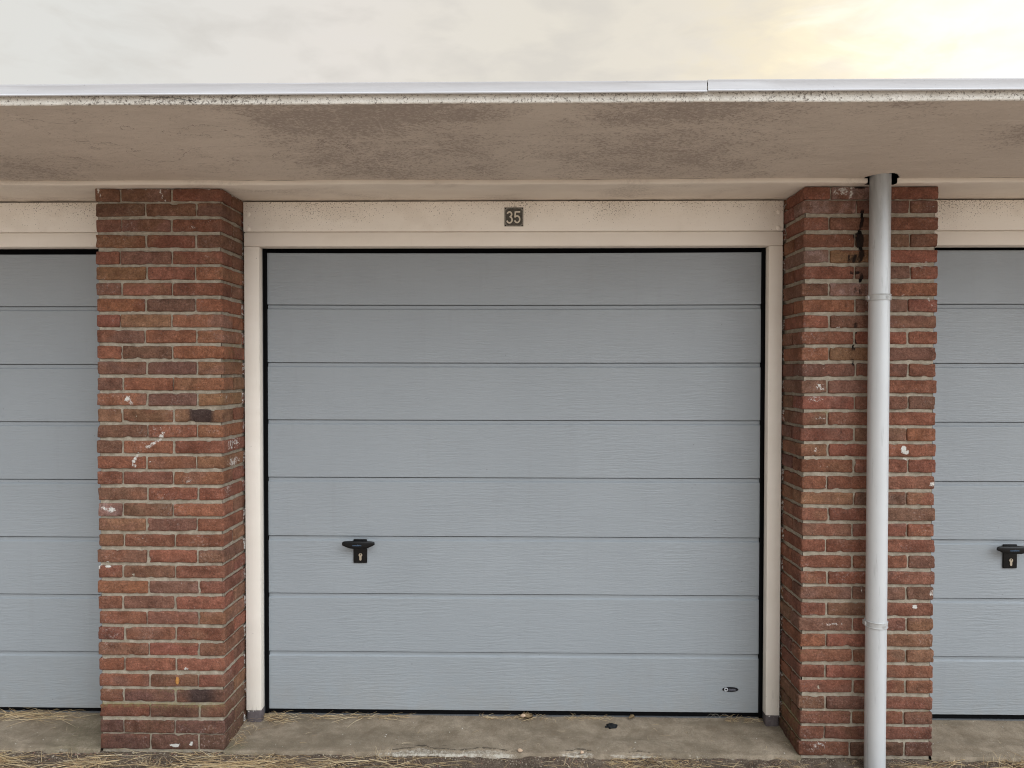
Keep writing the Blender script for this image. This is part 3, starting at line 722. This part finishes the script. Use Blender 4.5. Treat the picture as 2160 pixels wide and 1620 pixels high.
def door(x0, x1, ztop, zbot, lines, label, handle_x=None, handle_z=0, badge=False, sag=0.0):
    root = empty('garage_door', ((x0+x1)/2, YD, 0)); o0 = Vector(((x0+x1)/2, YD, 0))
    def fin(name, bm, mat, par=root, **k):
        for v in bm.verts: v.co -= o0
        return link_mesh(name, bm, mat, par, **k)
    # skin profile from top to bottom
    pr = [(.028, ztop), (.002, ztop), (0, ztop-.002)]
    for L in lines:
        pr += [(0, L+.0034), (.0010, L+.0024), (.016, L+.0020), (.016, L-.0012), (.0076, L-.0016), (.0070, L-.0030), (.0076, L-.0150), (.0072, L-.0153), (.0004, L-.0206), (0, L-.0220)]
    pr += [(0, zbot+.002), (.002, zbot), (.028, zbot)]
    bm = bmesh.new(); nx = 60; rs = []
    for i in range(nx+1):
        f = i/nx; x = x0+(x1-x0)*f; s = 4*f*(1-f)
        rs.append([bm.verts.new((x, YD+y+.0008*noise.noise(Vector((x*1.7, z*2.2, 3))), z-sag*s*sstep(1.2, 2.16, z))) for y, z in pr])
    for a, b in zip(rs, rs[1:]):
        for k in range(len(pr)-1): bm.faces.new((a[k], b[k], b[k+1], a[k+1]))
    bmesh.ops.recalc_face_normals(bm, faces=bm.faces)
    if bm.faces[:][3].normal.y > 0: bmesh.ops.reverse_faces(bm, faces=bm.faces)
    fin('door_panel', bm, 'door', angle=12)
    bm = bmesh.new()
    box(bm, x0-.0150, x0-.0012, YD-.012, YD+.05, .024, ztop+.026); box(bm, x1+.0012, x1+.0158, YD-.012, YD+.05, .018, ztop+.026)
    box(bm, x0-.0145, x1+.0152, YD+.022, YD+.05, ztop-.02, ztop+.03)
    fin('weather_seal', bm, 'black_seal_rubber')
    bm = bmesh.new(); box(bm, x0-.001, x1+.001, YD+.006, YD+.05, .015, zbot+.006)
    fin('bottom_seal', bm, 'black_seal_rubber')
    bm = bmesh.new(); box(bm, x0-.002, x1+.002, YD-.004, YD+.03, .000, .0180, .002)
    fin('threshold_strip', bm, 'steel_subframe')
    if handle_x is not None:
        hx, hz = handle_x, handle_z
        # grip: boat-shaped lever seen from the front, thick in the middle
        bm = bmesh.new(); rings = []
        for i in range(25):
            f = i/24*2-1
            x = hx-.0020+f*.0745
            top = .0195-.0035*abs(f)**1.6-(.005*max(0, abs(f)-.9)/.1)
            bot = -.0175 + .0300*max(0, abs(f)-.45)**1.25*(1.0 if f < 0 else 1.15) + .0012*abs(f)
            if top-bot < .006: bot = top-.006
            yc = YD-.034-.0035*(1-f*f); th = .0085*(1-.45*abs(f)**2)
            ring = []
            for k in range(16):
                a = 2*math.pi*k/16; ca, sa = math.cos(a), math.sin(a)
                ca = math.copysign(abs(ca)**.7, ca); sa = math.copysign(abs(sa)**.7, sa)
                ring.append(bm.verts.new((x, yc+th*ca, hz+.8175-.0+((top+bot)/2)+(top-bot)/2*sa)))
            rings.append(ring)
        for a, b in zip(rings, rings[1:]):
            for k in range(16): bm.faces.new((a[k], a[(k+1) % 16], b[(k+1) % 16], b[k]))
        bm.faces.new(rings[0]); bm.faces.new(rings[-1][::-1]); bmesh.ops.recalc_face_normals(bm, faces=bm.faces)
        hd = fin('handle', bm, 'black_plastic', angle=45)
        bm = bmesh.new(); box(bm, hx-.011, hx+.011, YD-.030, YD-.006, hz+.806, hz+.828, .003)
        fin('spindle_neck', bm, 'black_plastic', hd)
        bm = bmesh.new(); box(bm, hx-.032, hx+.032, YD-.0085, YD-.0002, hz+.7265, hz+.8375, .004, 3)
        fin('lock_plate', bm, 'black_plastic', hd, angle=40)
        bm = bmesh.new(); zc = hz+.7645; pts = []
        for k in range(21):
            a = R(-55+290*k/20); pts.append((hx+.002+.0085*math.cos(a), zc+.0085*math.sin(a)))
        a0 = pts[-1]; 
        for k in range(9):
            a = R(180+180*k/8); pts.append((hx+.002+.0049*math.cos(a), zc-.0205+.0049*math.sin(a)))
        prism(bm, pts, YD-.0115, YD-.006); 
        fin('lock_cylinder', bm, 'nickel_cylinder', hd)
        bm = bmesh.new(); box(bm, hx+.0012, hx+.0028, YD-.0122, YD-.0116, zc-.001, zc+.0065); box(bm, hx+.0004, hx+.0036, YD-.0121, YD-.0116, zc+.0025, zc+.0055)
        fin('keyway', bm, 'dark_void', hd)
        # small maker's print on the grip
        fc = bpy.data.curves.new('grip_print', 'FONT'); fc.body = 'novoferm'; fc.size = .0105; fc.align_x = 'CENTER'; fc.extrude = .0003
        fc.materials.append(M['handle_print'])
        tmp = bpy.data.objects.new('grip_print', fc); me = bpy.data.meshes.new_from_object(tmp); bpy.data.objects.remove(tmp)
        fo = bpy.data.objects.new('grip_print', me); COL.objects.link(fo); fo.parent = hd
        fo.rotation_euler = (R(90), 0, 0); fo.location = Vector((hx-.006, YD-.0462, hz+.8145))-o0
    if badge:
        bx, bz = .9582, .1478
        bm = bmesh.new(); prism(bm, [(bx+.037*math.cos(2*math.pi*k/40), bz+.0108*math.sin(2*math.pi*k/40)) for k in range(40)], YD-.003, YD-.0002)
        bd = fin('maker_badge', bm, 'badge_black')
        bm = bmesh.new(); cx_, s = bx-.0195, .0072
        ribbon(bm, [(cx_+.004, bz+.0065), (cx_-.004, bz+.0062), (cx_-.0062, bz+.004), (cx_-.0062, bz-.0045), (cx_-.0045, bz-.0062), (cx_+.0040, bz-.0060)], .0042, YD-.003, .0006)
        ribbon(bm, [(cx_+.004, bz+.0062), (cx_+.0066, bz+.0040), (cx_+.0066, bz-.0060)], .0024, YD-.0031, .0006)
        fin('badge_emblem', bm, 'badge_white', bd)
        bm = bmesh.new(); rr = random.Random(4); x = bx-.0085
        while x < bx+.022:
            w_ = rr.uniform(.0016, .0026); box(bm, x, x+w_, YD-.0035, YD-.003, bz-.001, bz+.0032); x += w_+.0009
        x = bx-.0085
        while x < bx+.022:
            w_ = rr.uniform(.001, .002); box(bm, x, x+w_, YD-.0035, YD-.003, bz-.0048, bz-.0027); x += w_+.0008
        fin('badge_print', bm, 'badge_grey', bd)
    tag(root, label, 'garage door', 'grey sectional garage doors in a row', 'thing')
    return root
ML_ = [1.9225, 1.6552, 1.3895, 1.1229, .8492, .5810, .3090]
door(-1.1848, 1.0872, 2.1629, .0385, ML_, 'grey panelled garage door in full view between the brick pillars, under the number plate', -.7555, 0, True, .0035)
LLn = [1.9147, 1.6457, 1.3781, 1.1087, .8386, .5688, .2993]
door(LX0-BAYW+.0879, LX0-.0796, 2.157, .0345, LLn, 'grey garage door behind the pillar without a pipe, no handle in view', LX0-BAYW+.0879+.4293, -.01)
RLn = [1.9237, 1.6538, 1.3853, 1.1139, .8451, .5754, .3061]
door(RX1+.0795, RX1+.0795+2.272, 2.170, .0383, RLn, 'grey garage door beyond the drainpipe pillar, its black handle at the photo edge', 2.2253, -.0085)

# ------------------------------------------------------------------ number plate 35
plate = empty('number_plate', (-.0436, .209, 2.3095)); po = Vector(plate.location)
bm = bmesh.new(); box(bm, -.0862, -.0009, .2085, .2118, 2.2669, 2.3520, .0012)
for v in bm.verts:
    v.co.y -= .002*(1-((v.co.x+.0436)/.043)**2)*(1-((v.co.z-2.3095)/.043)**2) if v.co.y < .21 else 0
    v.co -= po
link_mesh('enamel_panel', bm, 'plate', plate)
def arc(cx, cz, rx, rz, a0, a1, n=14): return [(cx+rx*math.cos(R(a0+(a1-a0)*i/n)), cz+rz*math.sin(R(a0+(a1-a0)*i/n))) for i in range(n+1)]
X0p, Zp, s = -.0862, 2.352, .000315
px = lambda u, v: (X0p+(u-830)*s, Zp-(v-280)*s)
bm = bmesh.new()
c3, c3b = px(903, 380), px(903, 458)
top = arc(c3[0], c3[1], 31*s, 34*s, 165, -80); bot = arc(c3b[0], c3b[1], 37*s, 43*s, 80, -165)
ribbon(bm, top+bot[1:], .0068, .2084, .0012)
for v in bm.verts: v.co -= po
link_mesh('digit', bm, 'digit_enamel', plate)
bm = bmesh.new()
c5 = px(1012, 450)
five = [px(1055, 346), px(985, 346), px(984, 360), px(979, 418)]+arc(c5[0], c5[1], 37*s, 47*s, 128, -160)
ribbon(bm, [px(1056, 345), px(1030, 345), px(992, 345)], .0068, .2084, .0012)
ribbon(bm, [px(987, 338), px(984, 380), px(981, 425)], .0066, .2083, .0011)
ribbon(bm, [px(980, 420)]+arc(c5[0], c5[1], 37*s, 47*s, 118, -160), .0066, .2082, .0011)
for v in bm.verts: v.co -= po
link_mesh('digit', bm, 'digit_enamel', plate)
for u, v_ in ((848, 295), (1085, 295), (848, 538), (1083, 538)):
    bm = bmesh.new(); q = px(u, v_)
    prism(bm, [(q[0]+.0026*math.cos(k*math.pi/6), q[1]+.0026*math.sin(k*math.pi/6)) for k in range(12)], .2068, .2086)
    for v in bm.verts: v.co -= po
    link_mesh('screw', bm, 'dark_void', plate)
tag(plate, 'small square weathered metal plate reading 35 above the garage door', 'number plate')

# ------------------------------------------------------------------ drainpipe
PX, PY = 1.4512, -.062
dp = empty('drainpipe', (PX, PY, 0))
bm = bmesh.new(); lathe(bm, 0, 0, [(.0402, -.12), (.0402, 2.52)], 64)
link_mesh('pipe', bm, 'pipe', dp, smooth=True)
for zz, tilt in ((1.918, 0), (.583, .012)):
    bm = bmesh.new()
    lathe(bm, 0, 0, [(.0405, -.0130), (.0432, -.0130), (.0445, -.0118), (.0445, -.0098), (.0432, -.0088), (.0424, -.0086), (.0424, .0086), (.0432, .0088), (.0445, .0098), (.0445, .0118), (.0432, .0130), (.0405, .0130)], 64)
    box(bm, .0405, .0465, -.006, .020, -.0085, .0085, .001)
    box(bm, -.0465, -.0405, -.006, .020, -.0085, .0085, .001)
    for v in bm.verts: v.co.z += zz + v.co.x*tilt
    cl = link_mesh('pipe_clamp', bm, 'steel_clamp', dp, angle=30)
    bm = bmesh.new(); bmesh.ops.create_cone(bm, cap_ends=True, segments=14, radius1=.006, radius2=.006, depth=.004, matrix=Matrix.Translation((.012, -.0425, zz)) @ Matrix.Rotation(R(90), 4, 'X') @ Matrix.Rotation(R(-17), 4, 'Y'))
    link_mesh('clamp_screw', bm, 'steel_clamp', cl, angle=30)
    bm = bmesh.new(); box(bm, -.005, .005, .040, .075, zz-.006, zz+.006)
    link_mesh('wall_bracket', bm, 'steel_clamp', cl)
tag(dp, 'pale grey drainpipe running down the front of a brick pillar', 'drainpipe')

# ------------------------------------------------------------------ ground
bm = bmesh.new()
bmesh.ops.create_grid(bm, x_segments=1, y_segments=1, size=150)
for v in bm.verts: v.co.z = -.058; 
tag(link_mesh('paving', bm, 'paving'), 'pale clinker paving in front of the garages', None, None, 'structure')
# concrete apron in each bay: one heightfield with a crumbling front edge
def apron(x0, x1, name, bay):
    bm = bmesh.new(); ml = bm.verts.layers.float_color.new('marks')
    ys = [-.050+.003*i for i in range(34)]+[.055+.012*i for i in range(25)]
    xs = xs_for(x0, x1, .008); g = []
    for x in xs:
        edge = -.006+.008*noise.noise(Vector((x*5, 0, 3)))+.007*noise.noise(Vector((x*22, 0, 3)))+.004*noise.noise(Vector((x*70, 0, 3)))
        chip = 0
        if bay == 'mid':
            chip = max(gauss(x, -.42, .16)*1.0, gauss(x, -.17, .13)*.9, gauss(x, .24, .07)*.95, gauss(x, .50, .10)*.5, .25*gauss(x, .8, .2))
        elif bay == 'left': chip = .45*gauss(x, -1.97, .07)
        chipedge = edge+chip*(.040+.012*noise.noise(Vector((x*15, 3, 3)))+.005*noise.noise(Vector((x*60, 3, 3))))
        row = []
        for y in ys:
            slope = -.003+(y/.285)*.018
            z = slope+.0022*noise.noise(Vector((x*3, y*6, 1)))+.0012*noise.noise(Vector((x*30, y*30, 1)))+.0006*noise.noise(Vector((x*90, y*90, 1)))
            step = (1-sstep(chipedge-.004, chipedge+.002, y))*min(1, chip*2.2)*.0075
            z -= step
            z -= (1-sstep(edge-.007, edge+.001, y))*.042
            zr = noise.noise(Vector((x*70, y*70, 2)))*.0016*(1-sstep(chipedge, chipedge+.01, y)); z += zr
            ck = .030+.022*noise.noise(Vector((x*2.6, 5, 5)))+.010*noise.noise(Vector((x*11, 5, 5)))
            ckm = sstep(-.05, .12, noise.noise(Vector((x*1.7, 9, 2)))) if bay == 'mid' else 0
            # soft hollow worn in front of the door
            if y > .09: z -= .003*gauss(y, .15, .05)
            v = bm.verts.new((x, y, z))
            white = .40*min(1, chip*1.8)*(1-sstep(chipedge-.006, chipedge+.004, y))*sstep(edge-.012, edge, y)+(.10+.38*noise.noise(Vector((x*9, 1, 1))))*gauss(y, edge, .006)*(1 if bay == 'mid' and x > -.9 else .4)
            dark = .60*gauss(y, ck+.02, .0032)*ckm+.62*gauss(y, chipedge+.003, .0045)*min(1, chip*1.8)+.30*(1-sstep(edge-.02, edge-.004, y))+.32*sstep(.235, .28, y)*(.4+noise.noise(Vector((x*6, 0, 8))))
            green = 0
            if bay == 'left': green = .40*sstep(-2.35, -1.95, x)
            if bay == 'mid': green = .35*gauss(x, LX1, .12)*(1-y*1.5)+.4*gauss(x, RX0, .05)+.25*gauss(y, .02, .03)*gauss(x, -.9, .5)
            v[ml] = (white, max(0, dark), green, 1)
            row.append(v)
        g.append(row)
    for a, b in zip(g, g[1:]):
        for k in range(len(ys)-1): bm.faces.new((a[k], b[k], b[k+1], a[k+1]))
    tag(link_mesh('pavement', bm, 'apron', smooth=True), name, None, None, 'structure')
apron(LX1-.004, RX0+.004, 'worn concrete strip in front of the middle garage door', 'mid')
apron(LX0-BAYW, LX0+.004, 'worn concrete strip before the door beyond the bare pillar', 'left')
apron(RX1-.004, RX1+BAYW, 'worn concrete strip before the door beyond the drainpipe pillar', 'right')
# dirt and sand bank along the foot of the building
bm = bmesh.new()
xs = xs_for(-4.6, 4.6, .014); ys = [-.34+.01*i for i in range(22)]+[-.13+.005*i for i in range(29)]
def dirt_z(x, y):
    z = -.030 + .006*noise.noise(Vector((x*4, y*6, 0)))+.005*noise.noise(Vector((x*18, y*22, 0)))+.0022*noise.noise(Vector((x*60, y*60, 0)))
    z += sstep(-.05, -.002, y)*.012
    z -= sstep(-.12, -.30, y)*.034
    z -= .012*gauss(x, .05, .45)*gauss(y, -.09, .05)
    return z
g = [[bm.verts.new((x, y, dirt_z(x, y))) for y in ys] for x in xs]
for a, b in zip(g, g[1:]):
    for k in range(len(ys)-1): bm.faces.new((a[k], b[k], b[k+1], a[k+1]))
tag(link_mesh('dirt', bm, 'dirt', smooth=True), 'brown sandy dirt gathered along the foot of the garages', None, None, 'stuff')

# ------------------------------------------------------------------ straw
bm = bmesh.new(); lay = bm.verts.layers.float_color.new('tint')
rs_ = random.Random(11)
def blade(x, y, z, L, ang, lift, bend, w, col, droop=.0):
    n = 7; prev = None
    dx, dy = math.cos(ang), math.sin(ang); px_, py_ = -dy, dx
    for i in range(n+1):
        f = i/n; s = L*f
        bx = x+dx*s+px_*bend*f*f; by = y+dy*s+py_*bend*f*f; bz = z+lift*math.sin(min(1, f*1.0)*math.pi*(.5 if droop == 0 else .9))
        ww = w*(1-.75*f)
        ring = []
        for k in range(3):
            a = 2*math.pi*k/3+ang
            v = bm.verts.new((bx+px_*ww*math.cos(a), by+py_*ww*math.cos(a), bz+ww*math.sin(a))); v[lay] = (*col, 1); ring.append(v)
        if prev:
            for k in range(3): bm.faces.new((prev[k], prev[(k+1) % 3], ring[(k+1) % 3], ring[k]))
        prev = ring
def scol():
    c_ = rs_.choice([(.56, .41, .23), (.62, .48, .29), (.46, .33, .18), (.33, .22, .12), (.70, .57, .38)]); j = rs_.uniform(.8, 1.15)
    return tuple(q*j for q in c_)
def strew(n, x0, x1, y0, y1, zf, dens=None, L=(.05, .18), up_=.012, w=(.0008, .0015), flat=True):
    k = 0; tries = 0
    while k < n and tries < n*20:
        tries += 1
        x = rs_.uniform(x0, x1); y = rs_.uniform(y0, y1)
        if dens and rs_.random() > dens(x, y): continue
        ang = rs_.choice([0, math.pi])+rs_.gauss(0, .45) if flat else rs_.uniform(0, 6.28)
        blade(x, y, zf(x, y)+rs_.uniform(.001, up_), rs_.uniform(*L), ang, rs_.uniform(-.002, .012), rs_.gauss(0, .02), rs_.uniform(*w), scol(), rs_.choice([0, 1])); k += 1
gz = lambda x, y: dirt_z(x, y)+.001
dl = lambda x, y: .04+1.3*max(0, noise.noise(Vector((x*4.5, y*9, 7)))+.10)
strew(380, -2.5, -1.15, -.16, -.012, gz, dl, (.05, .19), .012, (.0008, .0015))
strew(190, -1.15, -.40, -.15, -.022, gz, dl, (.06, .22), .010, (.0008, .0015))
strew(110, -.4, 1.4, -.13, -.022, gz, None, (.02, .10), .006)
strew(260, .35, .75, -.09, -.015, gz, None, (.01, .05), .006, (.0006, .0012))
strew(300, 1.60, 2.5, -.13, -.014, gz, dl, (.04, .15), .010)
# fine chaff
strew(1300, -2.5, 2.4, -.14, -.008, gz, dl, (.006, .022), .003, (.0004, .0009), False)
# tufts of dead grass at the dirt line (upright)
for cx_, cy_, n_, h_ in ((-2.22, -.05, 10, .05), (-1.95, -.05, 8, .05), (-1.57, -.075, 40, .035), (-1.75, -.085, 40, .03), (-1.2, -.06, 12, .04), (-.62, -.016, 14, .05), (-.50, -.05, 8, .04), (.20, -.06, 8, .05), (1.98, -.03, 14, .07), (2.10, -.04, 16, .06), (2.2, -.02, 8, .07), (1.62, -.05, 8, .03)):
    for _ in range(n_):
        x = cx_+rs_.gauss(0, .03); y = cy_+rs_.gauss(0, .01)
        blade(x, y, gz(x, y)-.003, rs_.uniform(.01, .05), rs_.uniform(0, 6.28), rs_.uniform(.4, 1)*h_, rs_.gauss(0, .01), .0008, scol())
# caught against the door sills
az = lambda x, y: -.003+(y/.285)*.018+.001
strew(120, -2.42, -2.02, .20, .275, az, lambda x, y: 1 if x < -2.12 else .25, (.04, .15), .010, (.0007, .0013))
strew(60, -1.19, -1.04, .20, .275, az, None, (.02, .10), .012, (.0007, .0013))
strew(60, -1.30, -1.18, .02, .21, az, lambda x, y: 1 if abs((x+1.275)-(.0+(.21-y)*.0)) < .05 else .2, (.02, .07), .010, (.0006, .0011), False)
strew(70, -1.0, -.55, .235, .276, az, None, (.03, .12), .006, (.0006, .0011))
strew(60, -.2, .12, .245, .276, az, None, (.02, .06), .006, (.0006, .0011))
strew(80, .20, .42, .250, .276, az, None, (.01, .035), .005, (.0006, .001))
strew(70, .93, 1.10, .235, .276, az, None, (.01, .04), .008, (.0006, .001))
strew(60, -2.3, 2.2, .03, .24, az, None, (.01, .04), .002, (.0005, .0008), False)
for x_ in (.84, .86, .9): blade(x_, .262, .024, .06, -.9, .03, .01, .0006, (.55, .5, .42), 1)
tag(link_mesh('straw', bm, 'straw'), 'loose dry straw and dead grass strewn along the foot of the wall', None, None, 'stuff')

bm = bmesh.new(); lay = bm.verts.layers.float_color.new('tint'); rg = random.Random(21)
def crumb(x, y, z, r, col):
    tv = []
    sx, sy, sz = rg.uniform(.7, 1.3), rg.uniform(.7, 1.3), rg.uniform(.5, .9); q0 = rg.random()*6
    for (a, b, c_) in ((0, 0, 1), (0, 0, -1), (1, 0, 0), (-.5, .87, 0), (-.5, -.87, 0)):
        x1 = a*math.cos(q0)-b*math.sin(q0); y1 = a*math.sin(q0)+b*math.cos(q0)
        v = bm.verts.new((x+x1*r*sx, y+y1*r*sy, z+c_*r*sz)); v[lay] = (*col, 1); tv.append(v)
    for i in range(3):
        bm.faces.new((tv[0], tv[2+i], tv[2+(i+1) % 3])); bm.faces.new((tv[1], tv[2+(i+1) % 3], tv[2+i]))
gc = [(.22, .17, .13), (.30, .25, .19), (.13, .095, .07), (.40, .35, .28), (.09, .065, .05), (.24, .13, .10)]
for _ in range(5200):
    x = rg.uniform(-2.5, 2.4); y = rg.uniform(-.135, -.002) if rg.random() < .6 else rg.gauss(-.016, .010)
    crumb(x, y, dirt_z(x, y)+.001, rg.choice([.0012, .0016, .002, .003, .0045])*rg.uniform(.7, 1.2), rg.choice(gc))
for _ in range(700):
    x = rg.uniform(-2.5, 2.4); y = abs(rg.gauss(0, .06)) if rg.random() < .5 else .278-abs(rg.gauss(0, .02))
    if y < .28: crumb(x, y, az(x, y), rg.choice([.001, .0014, .002])*rg.uniform(.7, 1.2), rg.choice(gc+[(.55, .52, .46)]))
tag(link_mesh('gravel', bm, 'straw'), 'crumbs of mortar and grit in the dirt before the garages', None, None, 'stuff')

# ------------------------------------------------------------------ small loose things
def lump(name, x, y, z, sx, sy, sz, mat, label, cat, seed, group=None, rot=0):
    bm = bmesh.new(); bmesh.ops.create_icosphere(bm, subdivisions=3, radius=1)
    for v in bm.verts:
        n_ = 1+.35*noise.noise(v.co*1.3+Vector((seed, 0, 0)))+(.7 if mat == 'charred_lump' else .12)*noise.noise(v.co*4+Vector((seed, 3, 0)))
        v.co = Vector((v.co.x*sx*n_, v.co.y*sy*n_, v.co.z*sz*n_))
    o = link_mesh(name, bm, mat, smooth=True); o.location = (x, y, z); o.rotation_euler.z = rot
    return tag(o, label, cat, group)
def leaf(x, y, z, s_, rot, label, seed):
    bm = bmesh.new(); n = 12; cl = []; L_ = []; R_ = []
    for i in range(n+1):
        f = i/n; w_ = s_*.34*math.sin(math.pi*min(1, f*.96+.02))**.8*(1+.25*math.sin(f*19+seed))
        zz = s_*.16*math.sin(f*3+seed); cl.append(bm.verts.new((s_*(f-.5), 0, zz)))
        L_.append(bm.verts.new((s_*(f-.5), w_, zz+w_*.55))); R_.append(bm.verts.new((s_*(f-.5), -w_, zz+w_*.4)))
    for i in range(n):
        bm.faces.new((cl[i], cl[i+1], L_[i+1], L_[i])); bm.faces.new((R_[i], R_[i+1], cl[i+1], cl[i]))
    bmesh.ops.solidify(bm, geom=bm.faces[:], thickness=.0006)
    o = link_mesh('dry_leaf', bm, 'dead_leaf', smooth=True); o.location = (x, y, z); o.rotation_euler = (.3, .1, rot)
    return tag(o, label, 'leaf', 'dry leaves by the garage door')
leaf(.545, -.045, -.012, .045, 1.2, 'curled tan leaf in the dirt in front of the concrete strip', 1)
leaf(.02, .262, .030, .055, .2, 'narrow brown leaf lying against the foot of the middle door', 3)
leaf(.50, .258, .027, .03, .5, 'small dark brown leaf at the door sill beside the black lump', 5)
lump('orange_scrap', -1.4747, -.004, .2948, .008, .0012, .015, 'orange_scrap', 'tiny orange scrap stuck low on the bare brick pillar', 'scrap', 8)
lump('pebble', .0, .258, .030, .011, .009, .008, 'pale_pebble', 'tan pebble against the foot of the middle garage door', 'pebble', 2, 'pebbles on the concrete strip')
lump('pebble', -.012, .006, .004, .011, .008, .007, 'pale_pebble', 'pale pebble at the broken front edge of the concrete strip', 'pebble', 6, 'pebbles on the concrete strip')
lump('pebble', .25, .002, .001, .008, .007, .006, 'pale_pebble', 'small pale pebble beside the whitish broken patch of the concrete strip', 'pebble', 9, 'pebbles on the concrete strip')
lump('charred_lump', .400, .205, .012, .024, .018, .008, 'charred_lump', 'small black crumbled lump on the concrete in front of the door', 'debris', 4)
